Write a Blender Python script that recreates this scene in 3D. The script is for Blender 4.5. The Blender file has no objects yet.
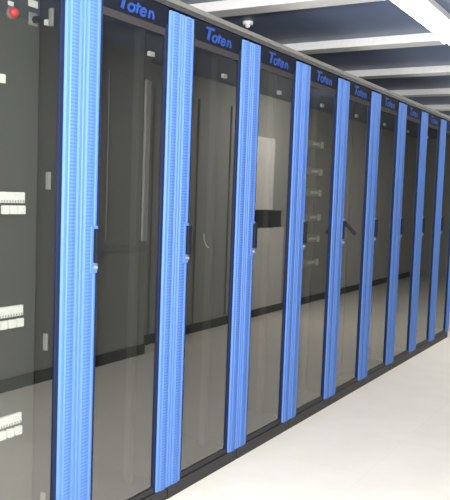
import bpy, bmesh, math, random
from mathutils import Vector, Matrix
random.seed(5)
S = bpy.context.scene
C = S.collection

# ------------------------------------------------------------------ camera
F_PX, CX, CZ, YAW, PITCH, ROLL = 747.42, 1.7674, 1.3266, 0.53152, 0.07484, 0.03561
fw = Vector((-math.sin(YAW)*math.cos(PITCH), math.cos(YAW)*math.cos(PITCH), -math.sin(PITCH)))
r0 = Vector((math.cos(YAW), math.sin(YAW), 0)); u0 = r0.cross(fw)
rt = math.cos(ROLL)*r0 + math.sin(ROLL)*u0
up = math.cos(ROLL)*u0 - math.sin(ROLL)*r0
cam = bpy.data.cameras.new('camera'); co = bpy.data.objects.new('camera', cam); C.objects.link(co)
cam.sensor_fit = 'VERTICAL'; cam.sensor_height = 36.0; cam.lens = F_PX*36.0/500.0
cam.clip_start = 0.02; cam.clip_end = 100
M4 = Matrix((rt, up, -fw)).transposed().to_4x4(); M4.translation = (CX, 0, CZ)
co.matrix_world = M4
S.camera = co

# ------------------------------------------------------------------ light and exposure
w = bpy.data.worlds.new('world'); S.world = w; w.use_nodes = True
w.node_tree.nodes['Background'].inputs[0].default_value = (0.8, 0.85, 1, 1)
w.node_tree.nodes['Background'].inputs[1].default_value = 0.05
def area(name, loc, target, size, sizey, power, col=(1, 1, 1)):
    l = bpy.data.lights.new(name, 'AREA'); l.shape = 'RECTANGLE'; l.size = size; l.size_y = sizey
    l.energy = power; l.color = col
    o = bpy.data.objects.new(name, l); C.objects.link(o); o.location = loc
    o.rotation_euler = (Vector(target)-Vector(loc)).to_track_quat('-Z', 'Y').to_euler()
    return o
area('flash_light', (1.74, -0.12, 1.52), (0.3, 4.5, 1.35), 0.25, 0.25, 190, (1.0, 0.98, 0.95))
area('room_light', (1.5, 0.4, 2.36), (1.3, 0.9, 0), 1.2, 1.2, 35, (1.0, 0.97, 0.92))
area('added_wall_fill', (1.0, 7.2, 2.37), (2.0, 7.38, 0.35), 0.5, 0.2, 36, (1.0, 0.97, 0.93))  # added unseen fill to brighten the pale panels reflected in the third door
LAMP_STRENGTH = 9.0
S.view_settings.view_transform = 'Standard'
try: S.view_settings.look = 'None'
except Exception: pass
S.view_settings.gamma = 1; S.view_settings.use_curve_mapping = False
S.view_settings.exposure = 0.30

# ------------------------------------------------------------------ materials
def mat(name, col, rough=0.5, metal=0.0, spec=0.5, emit=None, bump=None):
    m = bpy.data.materials.new(name); m.use_nodes = True
    n = m.node_tree.nodes; L = m.node_tree.links; b = n['Principled BSDF']
    b.inputs['Base Color'].default_value = (*col, 1); b.inputs['Roughness'].default_value = rough
    b.inputs['Metallic'].default_value = metal; b.inputs['Specular IOR Level'].default_value = spec
    if emit: b.inputs['Emission Color'].default_value = (*emit[0], 1); b.inputs['Emission Strength'].default_value = emit[1]
    # slight natural unevenness of the paint
    tc = n.new('ShaderNodeTexCoord'); no = n.new('ShaderNodeTexNoise'); no.inputs['Scale'].default_value = bump or 35
    mr = n.new('ShaderNodeMapRange'); mr.inputs['To Min'].default_value = 0.93; mr.inputs['To Max'].default_value = 1.05
    mx = n.new('ShaderNodeMix'); mx.data_type = 'RGBA'; mx.blend_type = 'MULTIPLY'; mx.inputs['Factor'].default_value = 1
    L.new(tc.outputs['Object'], no.inputs['Vector']); L.new(no.outputs['Fac'], mr.inputs['Value'])
    mx.inputs['A'].default_value = (*col, 1); L.new(mr.outputs['Result'], mx.inputs['B']); L.new(mx.outputs['Result'], b.inputs['Base Color'])
    return m

BLUE = (0.080, 0.180, 0.49)
M_navy_shade = mat('navy_shade_edge', (0.010, 0.016, 0.045), 0.55, spec=0.2)
M_black = mat('black_paint', (0.012, 0.012, 0.014), 0.5)
M_inside = mat('rack_interior', (0.03, 0.031, 0.029), 0.7)
M_rail = mat('rail_grey', (0.06, 0.06, 0.057), 0.5)
M_panel = mat('inner_panel_grey', (0.058, 0.064, 0.060), 0.6)
M_trim = mat('grey_top_trim', (0.13, 0.13, 0.115), 0.5)
M_head = mat('dark_header', (0.006, 0.008, 0.015), 0.7, spec=0.1)
M_lip = mat('header_lip', (0.034, 0.030, 0.033), 0.7, spec=0.15)
M_logo = mat('logo_blue', (0.016, 0.055, 0.25), 0.6, spec=0.2)
M_white = mat('white_plastic', (0.86, 0.87, 0.86), 0.45)
M_grey = mat('mid_grey_plastic', (0.25, 0.25, 0.25), 0.5)
M_steel = mat('pale_steel', (0.27, 0.27, 0.26), 0.4)
M_red = mat('red_lens', (0.62, 0.05, 0.04), 0.35)
M_device = mat('device_grey', (0.07, 0.07, 0.064), 0.5)
M_label = mat('device_label', (0.34, 0.34, 0.31), 0.5)
M_handle = mat('handle_black', (0.008, 0.011, 0.018), 0.6, spec=0.2)
M_bezel = mat('handle_mount_blue', (0.085, 0.19, 0.50), 0.55)
M_beam = mat('white_beam_paint', (0.85, 0.85, 0.84), 0.55)
M_ceil = mat('slate_ceiling_panel', (0.135, 0.18, 0.29), 0.42, bump=3)
M_wall = mat('grey_wall_paint', (0.34, 0.34, 0.32), 0.7, bump=2)
M_opp = mat('grey_panel_paint', (0.40, 0.40, 0.37), 0.6, bump=2)
M_pale = mat('pale_panel_paint', (0.80, 0.78, 0.74), 0.6, bump=2)
M_lamp = mat('lamp_diffuser', (0.9, 0.9, 0.9), 0.5, emit=((1.0, 0.98, 0.95), LAMP_STRENGTH))
M_sensor = mat('sensor_white', (0.8, 0.8, 0.8), 0.4)

def slot_mat():
    # perforated steel: one column of short horizontal slots down the stile
    m = mat('perforated_blue_steel', BLUE, 0.55, spec=0.25)
    n = m.node_tree.nodes; L = m.node_tree.links; b = n['Principled BSDF']
    src = b.inputs['Base Color'].links[0].from_socket
    tc = n.new('ShaderNodeTexCoord'); sp = n.new('ShaderNodeSeparateXYZ'); L.new(tc.outputs['Object'], sp.inputs[0])
    def mth(op, a, bb=None):
        x = n.new('ShaderNodeMath'); x.operation = op
        for k, v in enumerate((a, bb)):
            if v is None: continue
            if isinstance(v, (int, float)): x.inputs[k].default_value = v
            else: L.new(v, x.inputs[k])
        return x.outputs[0]
    zc = mth('ABSOLUTE', mth('SUBTRACT', mth('FRACT', mth('DIVIDE', sp.outputs['Z'], 0.0125)), 0.5))
    zin = mth('LESS_THAN', zc, 0.20)
    yin = mth('LESS_THAN', mth('ABSOLUTE', mth('ADD', sp.outputs['Y'], 0.0)), 0.017)
    f = mth('MULTIPLY', mth('MULTIPLY', zin, yin), 0.36)
    mx = n.new('ShaderNodeMix'); mx.data_type = 'RGBA'; L.new(f, mx.inputs['Factor'])
    L.new(src, mx.inputs['A']); mx.inputs['B'].default_value = (0.012, 0.04, 0.13, 1)
    L.new(mx.outputs['Result'], b.inputs['Base Color'])
    return m
M_slot = slot_mat()

def glass_mat():
    m = bpy.data.materials.new('smoked_glass'); m.use_nodes = True
    n = m.node_tree.nodes; L = m.node_tree.links; n.clear()
    out = n.new('ShaderNodeOutputMaterial'); tr = n.new('ShaderNodeBsdfTransparent'); gl = n.new('ShaderNodeBsdfGlossy')
    tr.inputs[0].default_value = (0.84, 0.85, 0.83, 1); gl.inputs['Roughness'].default_value = 0.0
    gl.inputs[0].default_value = (1.0, 0.99, 0.95, 1)
    fr = n.new('ShaderNodeFresnel'); fr.inputs['IOR'].default_value = 2.5
    ge = n.new('ShaderNodeNewGeometry'); inv = n.new('ShaderNodeMath'); inv.operation = 'SUBTRACT'; inv.inputs[0].default_value = 1
    L.new(ge.outputs['Backfacing'], inv.inputs[1])
    mu = n.new('ShaderNodeMath'); mu.operation = 'MULTIPLY'; L.new(fr.outputs[0], mu.inputs[0]); L.new(inv.outputs[0], mu.inputs[1])
    mx = n.new('ShaderNodeMixShader'); L.new(mu.outputs[0], mx.inputs[0]); L.new(tr.outputs[0], mx.inputs[1]); L.new(gl.outputs[0], mx.inputs[2])
    L.new(mx.outputs[0], out.inputs[0])
    return m
M_glass = glass_mat()

def floor_mat():
    m = mat('antistatic_floor_tiles', (0.83, 0.785, 0.70), 0.38, spec=0.35, bump=4)
    n = m.node_tree.nodes; L = m.node_tree.links; b = n['Principled BSDF']
    src = b.inputs['Base Color'].links[0].from_socket
    tc = n.new('ShaderNodeTexCoord'); br = n.new('ShaderNodeTexBrick')
    br.offset = 0; br.inputs['Scale'].default_value = 1; br.inputs['Brick Width'].default_value = 0.6; br.inputs['Row Height'].default_value = 0.6
    br.inputs['Mortar Size'].default_value = 0.0016; br.inputs['Color1'].default_value = (1, 1, 1, 1); br.inputs['Color2'].default_value = (0.985, 0.985, 0.98, 1)
    br.inputs['Mortar'].default_value = (0.92, 0.915, 0.90, 1)
    mp = n.new('ShaderNodeMapping'); mp.inputs['Location'].default_value = (0.0, 0.2, 0)
    L.new(tc.outputs['Object'], mp.inputs[0]); L.new(mp.outputs[0], br.inputs['Vector'])
    mx = n.new('ShaderNodeMix'); mx.data_type = 'RGBA'; mx.blend_type = 'MULTIPLY'; mx.inputs['Factor'].default_value = 1
    L.new(src, mx.inputs['A']); L.new(br.outputs['Color'], mx.inputs['B']); L.new(mx.outputs['Result'], b.inputs['Base Color'])
    return m
M_floor = floor_mat()

# ------------------------------------------------------------------ mesh helpers
def box(bm, a, b, bev=0.0):
    a = Vector(a); b = Vector(b)
    r = bmesh.ops.create_cube(bm, size=1.0, matrix=Matrix.Translation((a+b)/2) @ Matrix.Diagonal((*(b-a), 1)))
    if bev:
        es = {e for v in r['verts'] for e in v.link_edges}
        bmesh.ops.bevel(bm, geom=list(es), offset=bev, segments=2, profile=0.6, affect='EDGES')
def bar(bm, p, q, r, seg=10):
    p = Vector(p); q = Vector(q); d = q-p
    mtx = Matrix.Translation((p+q)/2) @ d.to_track_quat('Z', 'Y').to_matrix().to_4x4()
    bmesh.ops.create_cone(bm, cap_ends=True, segments=seg, radius1=r, radius2=r, depth=d.length, matrix=mtx)
def prism(bm, prof, z0, z1):     # prof: list of (x, y), extruded along z
    lo = [bm.verts.new((x, y, z0)) for x, y in prof]; hi = [bm.verts.new((x, y, z1)) for x, y in prof]
    n = len(prof)
    for i in range(n): bm.faces.new((lo[i], lo[(i+1) % n], hi[(i+1) % n], hi[i]))
    bm.faces.new(lo); bm.faces.new(hi)
    bmesh.ops.recalc_face_normals(bm, faces=bm.faces)
def obj(name, bm, m, parent=None, loc=(0, 0, 0), smooth=False):
    me = bpy.data.meshes.new(name); bmesh.ops.recalc_face_normals(bm, faces=bm.faces); bm.to_mesh(me); bm.free()
    me.materials.append(m)
    if smooth:
        for p in me.polygons: p.use_smooth = True
    o = bpy.data.objects.new(name, me); C.objects.link(o); o.location = loc
    if parent: o.parent = parent
    return o
def B(name, m, parent, *boxes, bev=0.0, loc=(0, 0, 0)):
    bm = bmesh.new()
    for a, b in boxes: box(bm, a, b, bev)
    return obj(name, bm, m, parent, loc)
def tag(o, label, cat, group=None):
    o['label'] = label; o['category'] = cat
    if group: o['group'] = group
    return o
def empty(name, loc, label, cat, group=None):
    o = bpy.data.objects.new(name, None); C.objects.link(o); o.location = loc
    return tag(o, label, cat, group)
def struct(o): o['kind'] = 'structure'; return o
def copy_tree(o, parent=None):
    c = o.copy(); C.objects.link(c)
    if parent: c.parent = parent
    for ch in list(o.children): copy_tree(ch, c)
    return c

# ------------------------------------------------------------------ room
ZC = 2.40
struct(B('floor', M_floor, None, ((-2.6, -2.4, -0.1), (3.2, 13.0, 0))))
struct(B('ceiling', M_ceil, None, ((-2.6, -2.4, ZC), (3.2, 13.0, ZC+0.1))))
struct(B('wall_left', M_wall, None, ((-2.7, -2.4, 0), (-2.6, 13.0, ZC))))
struct(B('wall_far', M_wall, None, ((-2.7, 13.0, 0), (3.3, 13.1, ZC))))
struct(B('wall_near', M_wall, None, ((-2.7, -2.5, 0), (3.3, -2.4, ZC))))
struct(B('wall_right', M_opp, None, ((3.2, -2.4, 0), (3.3, 13.0, ZC)), ((1.80, 3.0, 0), (3.2, 4.88, ZC)), ((2.0, 4.88, 0), (3.2, 9.2, ZC))))
struct(B('wall_back', M_pale, None, ((2.0, 9.2, 0), (3.2, 13.0, ZC))))
struct(B('baseboard_right', M_black, None, ((1.79, 2.99, 0), (1.80, 4.88, 0.085)), ((1.99, 4.88, 0), (2.0, 13.0, 0.085))))
# trims on the right-hand wall that show in the glass
struct(B('trim_1', M_wall, None, ((1.785, 4.25, 0.86), (1.80, 4.88, 0.89))))
struct(B('trim_2', M_pale, None, ((1.78, 4.80, 0.93), (1.80, 4.86, 2.2))))
struct(B('trim_3', M_wall, None, ((1.79, 4.36, 0.95), (1.80, 4.38, 2.2)), ((1.985, 5.2, 0.1), (2.0, 5.23, 2.2)), ((1.985, 5.9, 0.1), (2.0, 5.92, 2.2)), ((1.985, 6.5, 0.1), (2.0, 6.52, 2.2))))
struct(B('air_conditioner', M_pale, None, ((1.975, 7.03, 0.09), (2.0, 7.75, 0.97)), ((1.975, 7.03, 1.17), (2.0, 7.45, 1.95))))  # air conditioner front opposite, built as flat pale panels on the wall
struct(B('trim_4', M_black, None, ((1.97, 7.0, 0.98), (2.0, 7.66, 1.16))))
# white cross beams under the slate ceiling panels
for k, y in enumerate((2.43, 3.63, 4.83, 6.02, 7.22, 8.42, 9.62, 10.82)):
    struct(B('trim_%d' % (5+k), M_beam, None, ((-2.6, y, ZC-0.055), (0.45, y+0.15, ZC)), bev=0.006))
# linear luminaire along the aisle
lamp = empty('ceiling_light', (0.535, 6.0, ZC), 'bright white linear ceiling light running along the aisle at top right', 'ceiling light')
B('housing', M_beam, lamp, ((-0.085, -5, -0.035), (0.085, 5, 0)), bev=0.004)
B('diffuser', M_lamp, lamp, ((-0.07, -4.98, -0.05), (0.07, 4.98, -0.0355)), bev=0.004)
# small ceiling sensor
sen = empty('ceiling_sensor', (-0.56, 4.14, ZC), 'small round white sensor on the dark ceiling panel above the second and third glass doors', 'sensor')
bm = bmesh.new(); bmesh.ops.create_cone(bm, cap_ends=True, segments=24, radius1=0.030, radius2=0.034, depth=0.02, matrix=Matrix.Translation((0, 0, -0.01)))
obj('mount_ring', bm, M_sensor, sen, smooth=False)
bm = bmesh.new(); bmesh.ops.create_uvsphere(bm, u_segments=16, v_segments=8, radius=0.017, matrix=Matrix.Translation((0, 0, -0.022)))
obj('dome', bm, M_sensor, sen, smooth=True)

# ------------------------------------------------------------------ cabinets
W = 0.6; Y0 = 2.002; HW = 0.094      # pitch, first seam, stile width
ZB, ZT = 0.06, 2.06
def stile(sgn):
    # folded steel stile, profile in (x, y) about its own centre; sgn = +1 left edge of door (outer side faces -y)
    h = (HW if sgn > 0 else HW-0.006)/2 - 0.002
    p = [(-0.013, -h), (-0.006, -h), (-0.002, -h+0.003), (-0.002, -h+0.012), (-0.010, -h+0.016), (-0.010, -h+0.020), (-0.002, -h+0.025),
         (0.0, 0.0), (-0.002, h-0.025), (-0.006, h-0.021), (-0.006, h-0.017), (-0.003, h-0.013), (-0.004, h-0.004), (-0.010, h), (-0.013, h)]
    if sgn < 0: p = [(x, -y) for x, y in p][::-1]
    bm = bmesh.new(); prism(bm, p, ZB, ZT-0.005)
    return bm
def logo_mesh(y0, z0):
    # blurry slanted mark: one tall slanted stroke with a bar, then short rounded strokes
    bm = bmesh.new()
    def st(ya, za, yb, zb, t):
        d = Vector((0, yb-ya, zb-za)); d.normalize(); nrm = Vector((0, -d.z, d.y))*t/2
        a = Vector((0, ya, za)); b = Vector((0, yb, zb))
        vs = [a+nrm, a-nrm, b-nrm, b+nrm]
        lo = [bm.verts.new((0.0, y0+v.y, z0+v.z)) for v in vs]; hi = [bm.verts.new((0.004, y0+v.y, z0+v.z)) for v in vs]
        for i in range(4): bm.faces.new((lo[i], lo[(i+1) % 4], hi[(i+1) % 4], hi[i]))
        bm.faces.new(hi); bm.faces.new(lo)
    def ring(yc, zc, ry, rz, t, a0=0, a1=360):
        n = 10; pts = []
        for i in range(n+1):
            a = math.radians(a0+(a1-a0)*i/n); pts.append((yc+ry*math.cos(a)+0.25*rz*math.sin(a), zc+rz*math.sin(a)))
        for (ya, za), (yb, zb) in zip(pts, pts[1:]): st(ya, za, yb, zb, t)
    st(0.018, -0.026, 0.036, 0.042, 0.016); st(0.0, 0.036, 0.075, 0.040, 0.013)
    ring(0.078, -0.008, 0.020, 0.018, 0.011)
    st(0.112, -0.024, 0.124, 0.026, 0.011); st(0.104, 0.010, 0.140, 0.012, 0.009)
    ring(0.158, -0.008, 0.019, 0.018, 0.011, 20, 330); st(0.142, -0.008, 0.178, -0.006, 0.008)
    st(0.195, -0.026, 0.204, 0.012, 0.011); ring(0.212, -0.008, 0.014, 0.018, 0.010, 0, 180); st(0.226, -0.026, 0.230, -0.006, 0.011)
    bmesh.ops.scale(bm, vec=(1, 0.93, 0.80), verts=bm.verts)
    return bm

def make_cabinet():
    root = empty('server_cabinet', (0, 0, 0), '', 'server cabinet', 'row of blue glass-door server cabinets')
    # local y: 0..W between seams ; body shell
    B('cabinet_body', M_inside, root,
      ((-1.0, 0.002, 0.06), (-0.05, 0.018, 2.07)), ((-1.0, W-0.018, 0.06), (-0.05, W-0.002, 2.07)),
      ((-1.0, 0.018, 0.06), (-0.985, W-0.018, 2.07)), ((-0.985, 0.018, 2.055), (-0.05, W-0.018, 2.07)), ((-0.985, 0.018, 0.06), (-0.05, W-0.018, 0.075)))
    B('plinth', M_black, root, ((-0.98, 0.004, 0.0), (-0.008, W-0.004, 0.0585)), bev=0.002)
    B('top_trim', M_trim, root, ((-0.10, 0.0, 2.090), (-0.012, W, 2.110)), ((-1.0, 0.0, 2.071), (-0.10, W, 2.105)))
    B('top_shadow_gap', M_black, root, ((-0.099, 0.001, 2.0705), (-0.014, W-0.001, 2.0897)))
    for y in (0.085, W-0.115):
        bm = bmesh.new(); box(bm, (-0.16, y, 0.08), (-0.13, y+0.03, 2.05))
        for k in range(43):
            z = 0.11 + k*0.0445
            box(bm, (-0.1301, y+0.010, z), (-0.1285, y+0.020, z+0.012))
        obj('mounting_rail', bm, M_rail, root)
    B('reflected_dot', M_white, root, ((-0.140, 0.546, 1.888), (-0.126, W-0.0185, 1.908)), bev=0.002)  # white block added in place of a bright dot reflected in the glass
    # door frame (edge painted navy as stile shade, header and bottom rail)
    fr = B('frame_edge_shade', M_navy_shade, root,
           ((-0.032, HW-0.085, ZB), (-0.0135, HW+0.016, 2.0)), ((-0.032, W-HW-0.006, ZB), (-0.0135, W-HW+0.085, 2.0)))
    B('bottom_rail', M_black, fr, ((-0.032, HW+0.0161, ZB), (-0.014, W-HW-0.0061, ZB+0.025)))
    B('header', M_head, fr, ((-0.032, HW, 1.982), (-0.016, W-HW+0.010, 2.066)))
    B('header_lip', M_lip, fr, ((-0.032, HW+0.0, 1.953), (-0.017, W-HW, 1.9815)))
    obj('logo', logo_mesh(0, 0), M_logo, fr, loc=(-0.0158, HW+0.105, 2.017))
    B('glass_pane', M_glass, root, ((-0.026, HW+0.0165, ZB+0.011), (-0.020, W-HW-0.0065, 1.9525)))
    for s in (1, -1):
        st = obj('stile', stile(s), M_slot, root, loc=(0, HW/2 if s > 0 else W-(HW-0.006)/2, 0))
    # swing handle on the left stile
    hb = B('handle_mount', M_bezel, root, ((-0.009, 0.054, 1.025), (0.002, 0.092, 1.195)), bev=0.003)
    B('handle', M_handle, hb, ((0.002, 0.066, 1.062), (0.018, 0.089, 1.185)), bev=0.004)
    bm = bmesh.new(); bar(bm, (0.0, 0.076, 1.046), (0.013, 0.076, 1.046), 0.006, 14)
    obj('lock_cylinder', bm, M_steel, hb)
    return root

LAB = {
 0: 'nearest blue-framed glass-door cabinet at the left edge, holding circuit breakers and a red lamp',
 1: 'blue-framed glass-door cabinet right beside the breaker cabinet, first full door from the left',
 2: 'second full blue-framed glass-door cabinet from the left, with dark handle beside a faint cable',
 3: 'third full blue-framed glass-door cabinet from the left, its pane reflecting pale air conditioner panels',
 4: 'blue-framed glass-door cabinet showing a stack of small network units through its pane',
 5: 'blue-framed glass-door cabinet with its black handle swung open, right of the network-unit cabinet',
 6: 'blue-framed glass-door cabinet just right of the one with the open handle',
 7: 'third blue-framed glass-door cabinet from the far right end of the visible row',
 8: 'second-farthest blue-framed glass-door cabinet in the row, near the right edge',
 9: 'farthest blue-framed glass-door cabinet, cut by the right edge',
}
proto = make_cabinet(); cabs = []
for k in range(10):
    o = proto if k == 0 else copy_tree(proto)
    o.location = (0, Y0+W*(k-1), 0); o['label'] = LAB[k]; cabs.append(o)
# the fifth full door has its handle swung out
for ch in cabs[5].children:
    if ch.name.startswith('handle_mount'):
        for h in ch.children:
            if h.name.split('.')[0] == 'handle':
                bm = bmesh.new(); box(bm, (0.002, 0.064, 1.150), (0.018, 0.086, 1.182), 0.004)
                bm2 = bmesh.new()
                bar(bm, (0.012, 0.078, 1.168), (0.080, 0.092, 1.100), 0.011, 6)
                box(bm, (0.001, 0.066, 1.065), (0.007, 0.086, 1.151)); bm2.free()
                me = bpy.data.meshes.new('handle'); bm.to_mesh(me); bm.free(); me.materials.append(M_handle); h.data = me

# ------------------------------------------------------------------ first cabinet: breaker panel
ip = cabs[0]
B('inner_panel', M_panel, ip, ((-0.118, 0.03, 0.08), (-0.112, W-0.102, 2.05)), bev=0.001)
B('panel_post', M_rail, ip, ((-0.112, 0.03, 0.08), (-0.108, 0.343, 2.05)))
for z in (1.32, 0.76, 0.19, 1.87):
    B('hinge', M_steel, ip, ((-0.075, W-0.100, z), (-0.056, W-0.091, z+0.060)), bev=0.003)
def breaker_proto():
    root = empty('circuit_breaker', (0, 0, 0), '', 'circuit breaker')
    B('terminal_cover', M_white, root, ((0, 0.0, 0.040), (0.012, 0.0358, 0.076)), bev=0.001)
    B('screw_slot', M_grey, root, *[((0.0121, 0.003+0.0119*k, 0.042), (0.0130, 0.008+0.0119*k, 0.049)) for k in range(3)])
    B('housing', M_device, root, ((0, 0.0005, 0.0), (0.010, 0.0352, 0.0399)), bev=0.001)
    B('toggle', M_white, root, ((0.0101, 0.004, 0.003), (0.022, 0.031, 0.032)), bev=0.002)
    return root
bp = breaker_proto(); first = True
for rn, z in (('top', 1.232), ('middle', 0.851), ('bottom', 0.478)):
    for c, pos in enumerate(('right-hand', 'centre', 'left-hand')):
        o = bp if first else copy_tree(bp); first = False
        o.location = (-0.1078, 1.793-0.0362*c, z)
        o['label'] = 'white circuit breaker behind the leftmost glass, %s one of the three in the %s row' % (pos, rn)
        o['group'] = 'circuit breakers in the leftmost cabinet'
# red lamp and rotary switch near the top
lampr = empty('indicator_lamp', (-0.1118, 1.770, 1.888), 'red indicator lamp with white tag above it on the breaker panel at upper left', 'indicator lamp')
bm = bmesh.new(); bar(bm, (0, 0, 0), (0.010, 0, 0), 0.020, 20); obj('bezel', bm, M_grey, lampr)
bm = bmesh.new(); bmesh.ops.create_uvsphere(bm, u_segments=18, v_segments=10, radius=0.018, matrix=Matrix.Translation((0.012, 0, 0))); obj('lens', bm, M_red, lampr, smooth=True)
B('tag_plate', M_white, lampr, ((0, -0.014, 0.022), (0.004, 0.008, 0.036)))
sw = empty('rotary_switch', (-0.1118, 1.866, 1.888), 'square pale rotary switch with dark knob right of the red lamp', 'switch')
B('face_plate', M_steel, sw, ((0, -0.019, -0.021), (0.006, 0.019, 0.021)), bev=0.002)
bm = bmesh.new(); bar(bm, (0.006, 0.004, -0.001), (0.022, 0.004, -0.001), 0.012, 16); obj('knob', bm, M_black, sw)
B('tag_plate', M_white, sw, ((0, -0.021, 0.040), (0.004, 0.020, 0.062)))
lb = B('label_plate', M_white, None, ((0, -0.011, -0.014), (0.003, 0.011, 0.014)), loc=(-0.1078, 1.734, 1.672))
tag(lb, 'small white label plate on the pale post at the far left edge', 'label plate')

# ------------------------------------------------------------------ network units in the fourth full cabinet
def unit_proto():
    root = empty('network_unit', (0, 0, 0), '', 'network unit', 'network units behind the fourth glass door')
    B('chassis', M_device, root, ((-0.40, -0.180, -0.021), (0, 0.180, 0.021)), bev=0.002)
    B('port_label', M_label, root, ((0.0005, 0.015, -0.006), (0.0035, 0.115, 0.010)))
    B('status_plate', M_label, root, ((0.0005, 0.135, -0.019), (0.0040, 0.175, 0.019)))
    return root
up_ = None
zs = ((1.643, 'topmost'), (1.479, 'second from the top'), (1.352, 'third from the top'), (1.203, 'third from the bottom'), (1.072, 'second from the bottom'), (0.928, 'lowest'))
for z, pos in zs:
    if up_ is None: up_ = unit_proto(); o = up_
    else: o = copy_tree(up_)
    o.location = (-0.075, Y0+W*3.5, z)
    o['label'] = 'pale-labelled network unit behind fourth full glass door, %s of six' % pos
# ------------------------------------------------------------------ loose cable in the second full cabinet
cu = bpy.data.curves.new('hanging_cable', 'CURVE'); cu.dimensions = '3D'; cu.bevel_depth = 0.003
sp = cu.splines.new('BEZIER'); pts = [(-0.15, 3.055, 1.13), (-0.15, 3.06, 1.10), (-0.14, 3.085, 1.065), (-0.15, 3.09, 1.10)]
sp.bezier_points.add(len(pts)-1)
for p, q in zip(sp.bezier_points, pts): p.co = q; p.handle_left_type = p.handle_right_type = 'AUTO'
dg = bpy.data.objects.new('tmp', cu); C.objects.link(dg)
bpy.context.view_layer.update()
me = bpy.data.meshes.new_from_object(dg.evaluated_get(bpy.context.evaluated_depsgraph_get()))
bpy.data.objects.remove(dg)
me.materials.clear(); me.materials.append(M_label)
cb = bpy.data.objects.new('cable', me); C.objects.link(cb)
tag(cb, 'short pale loop of cable hanging behind the second full glass door', 'cable')
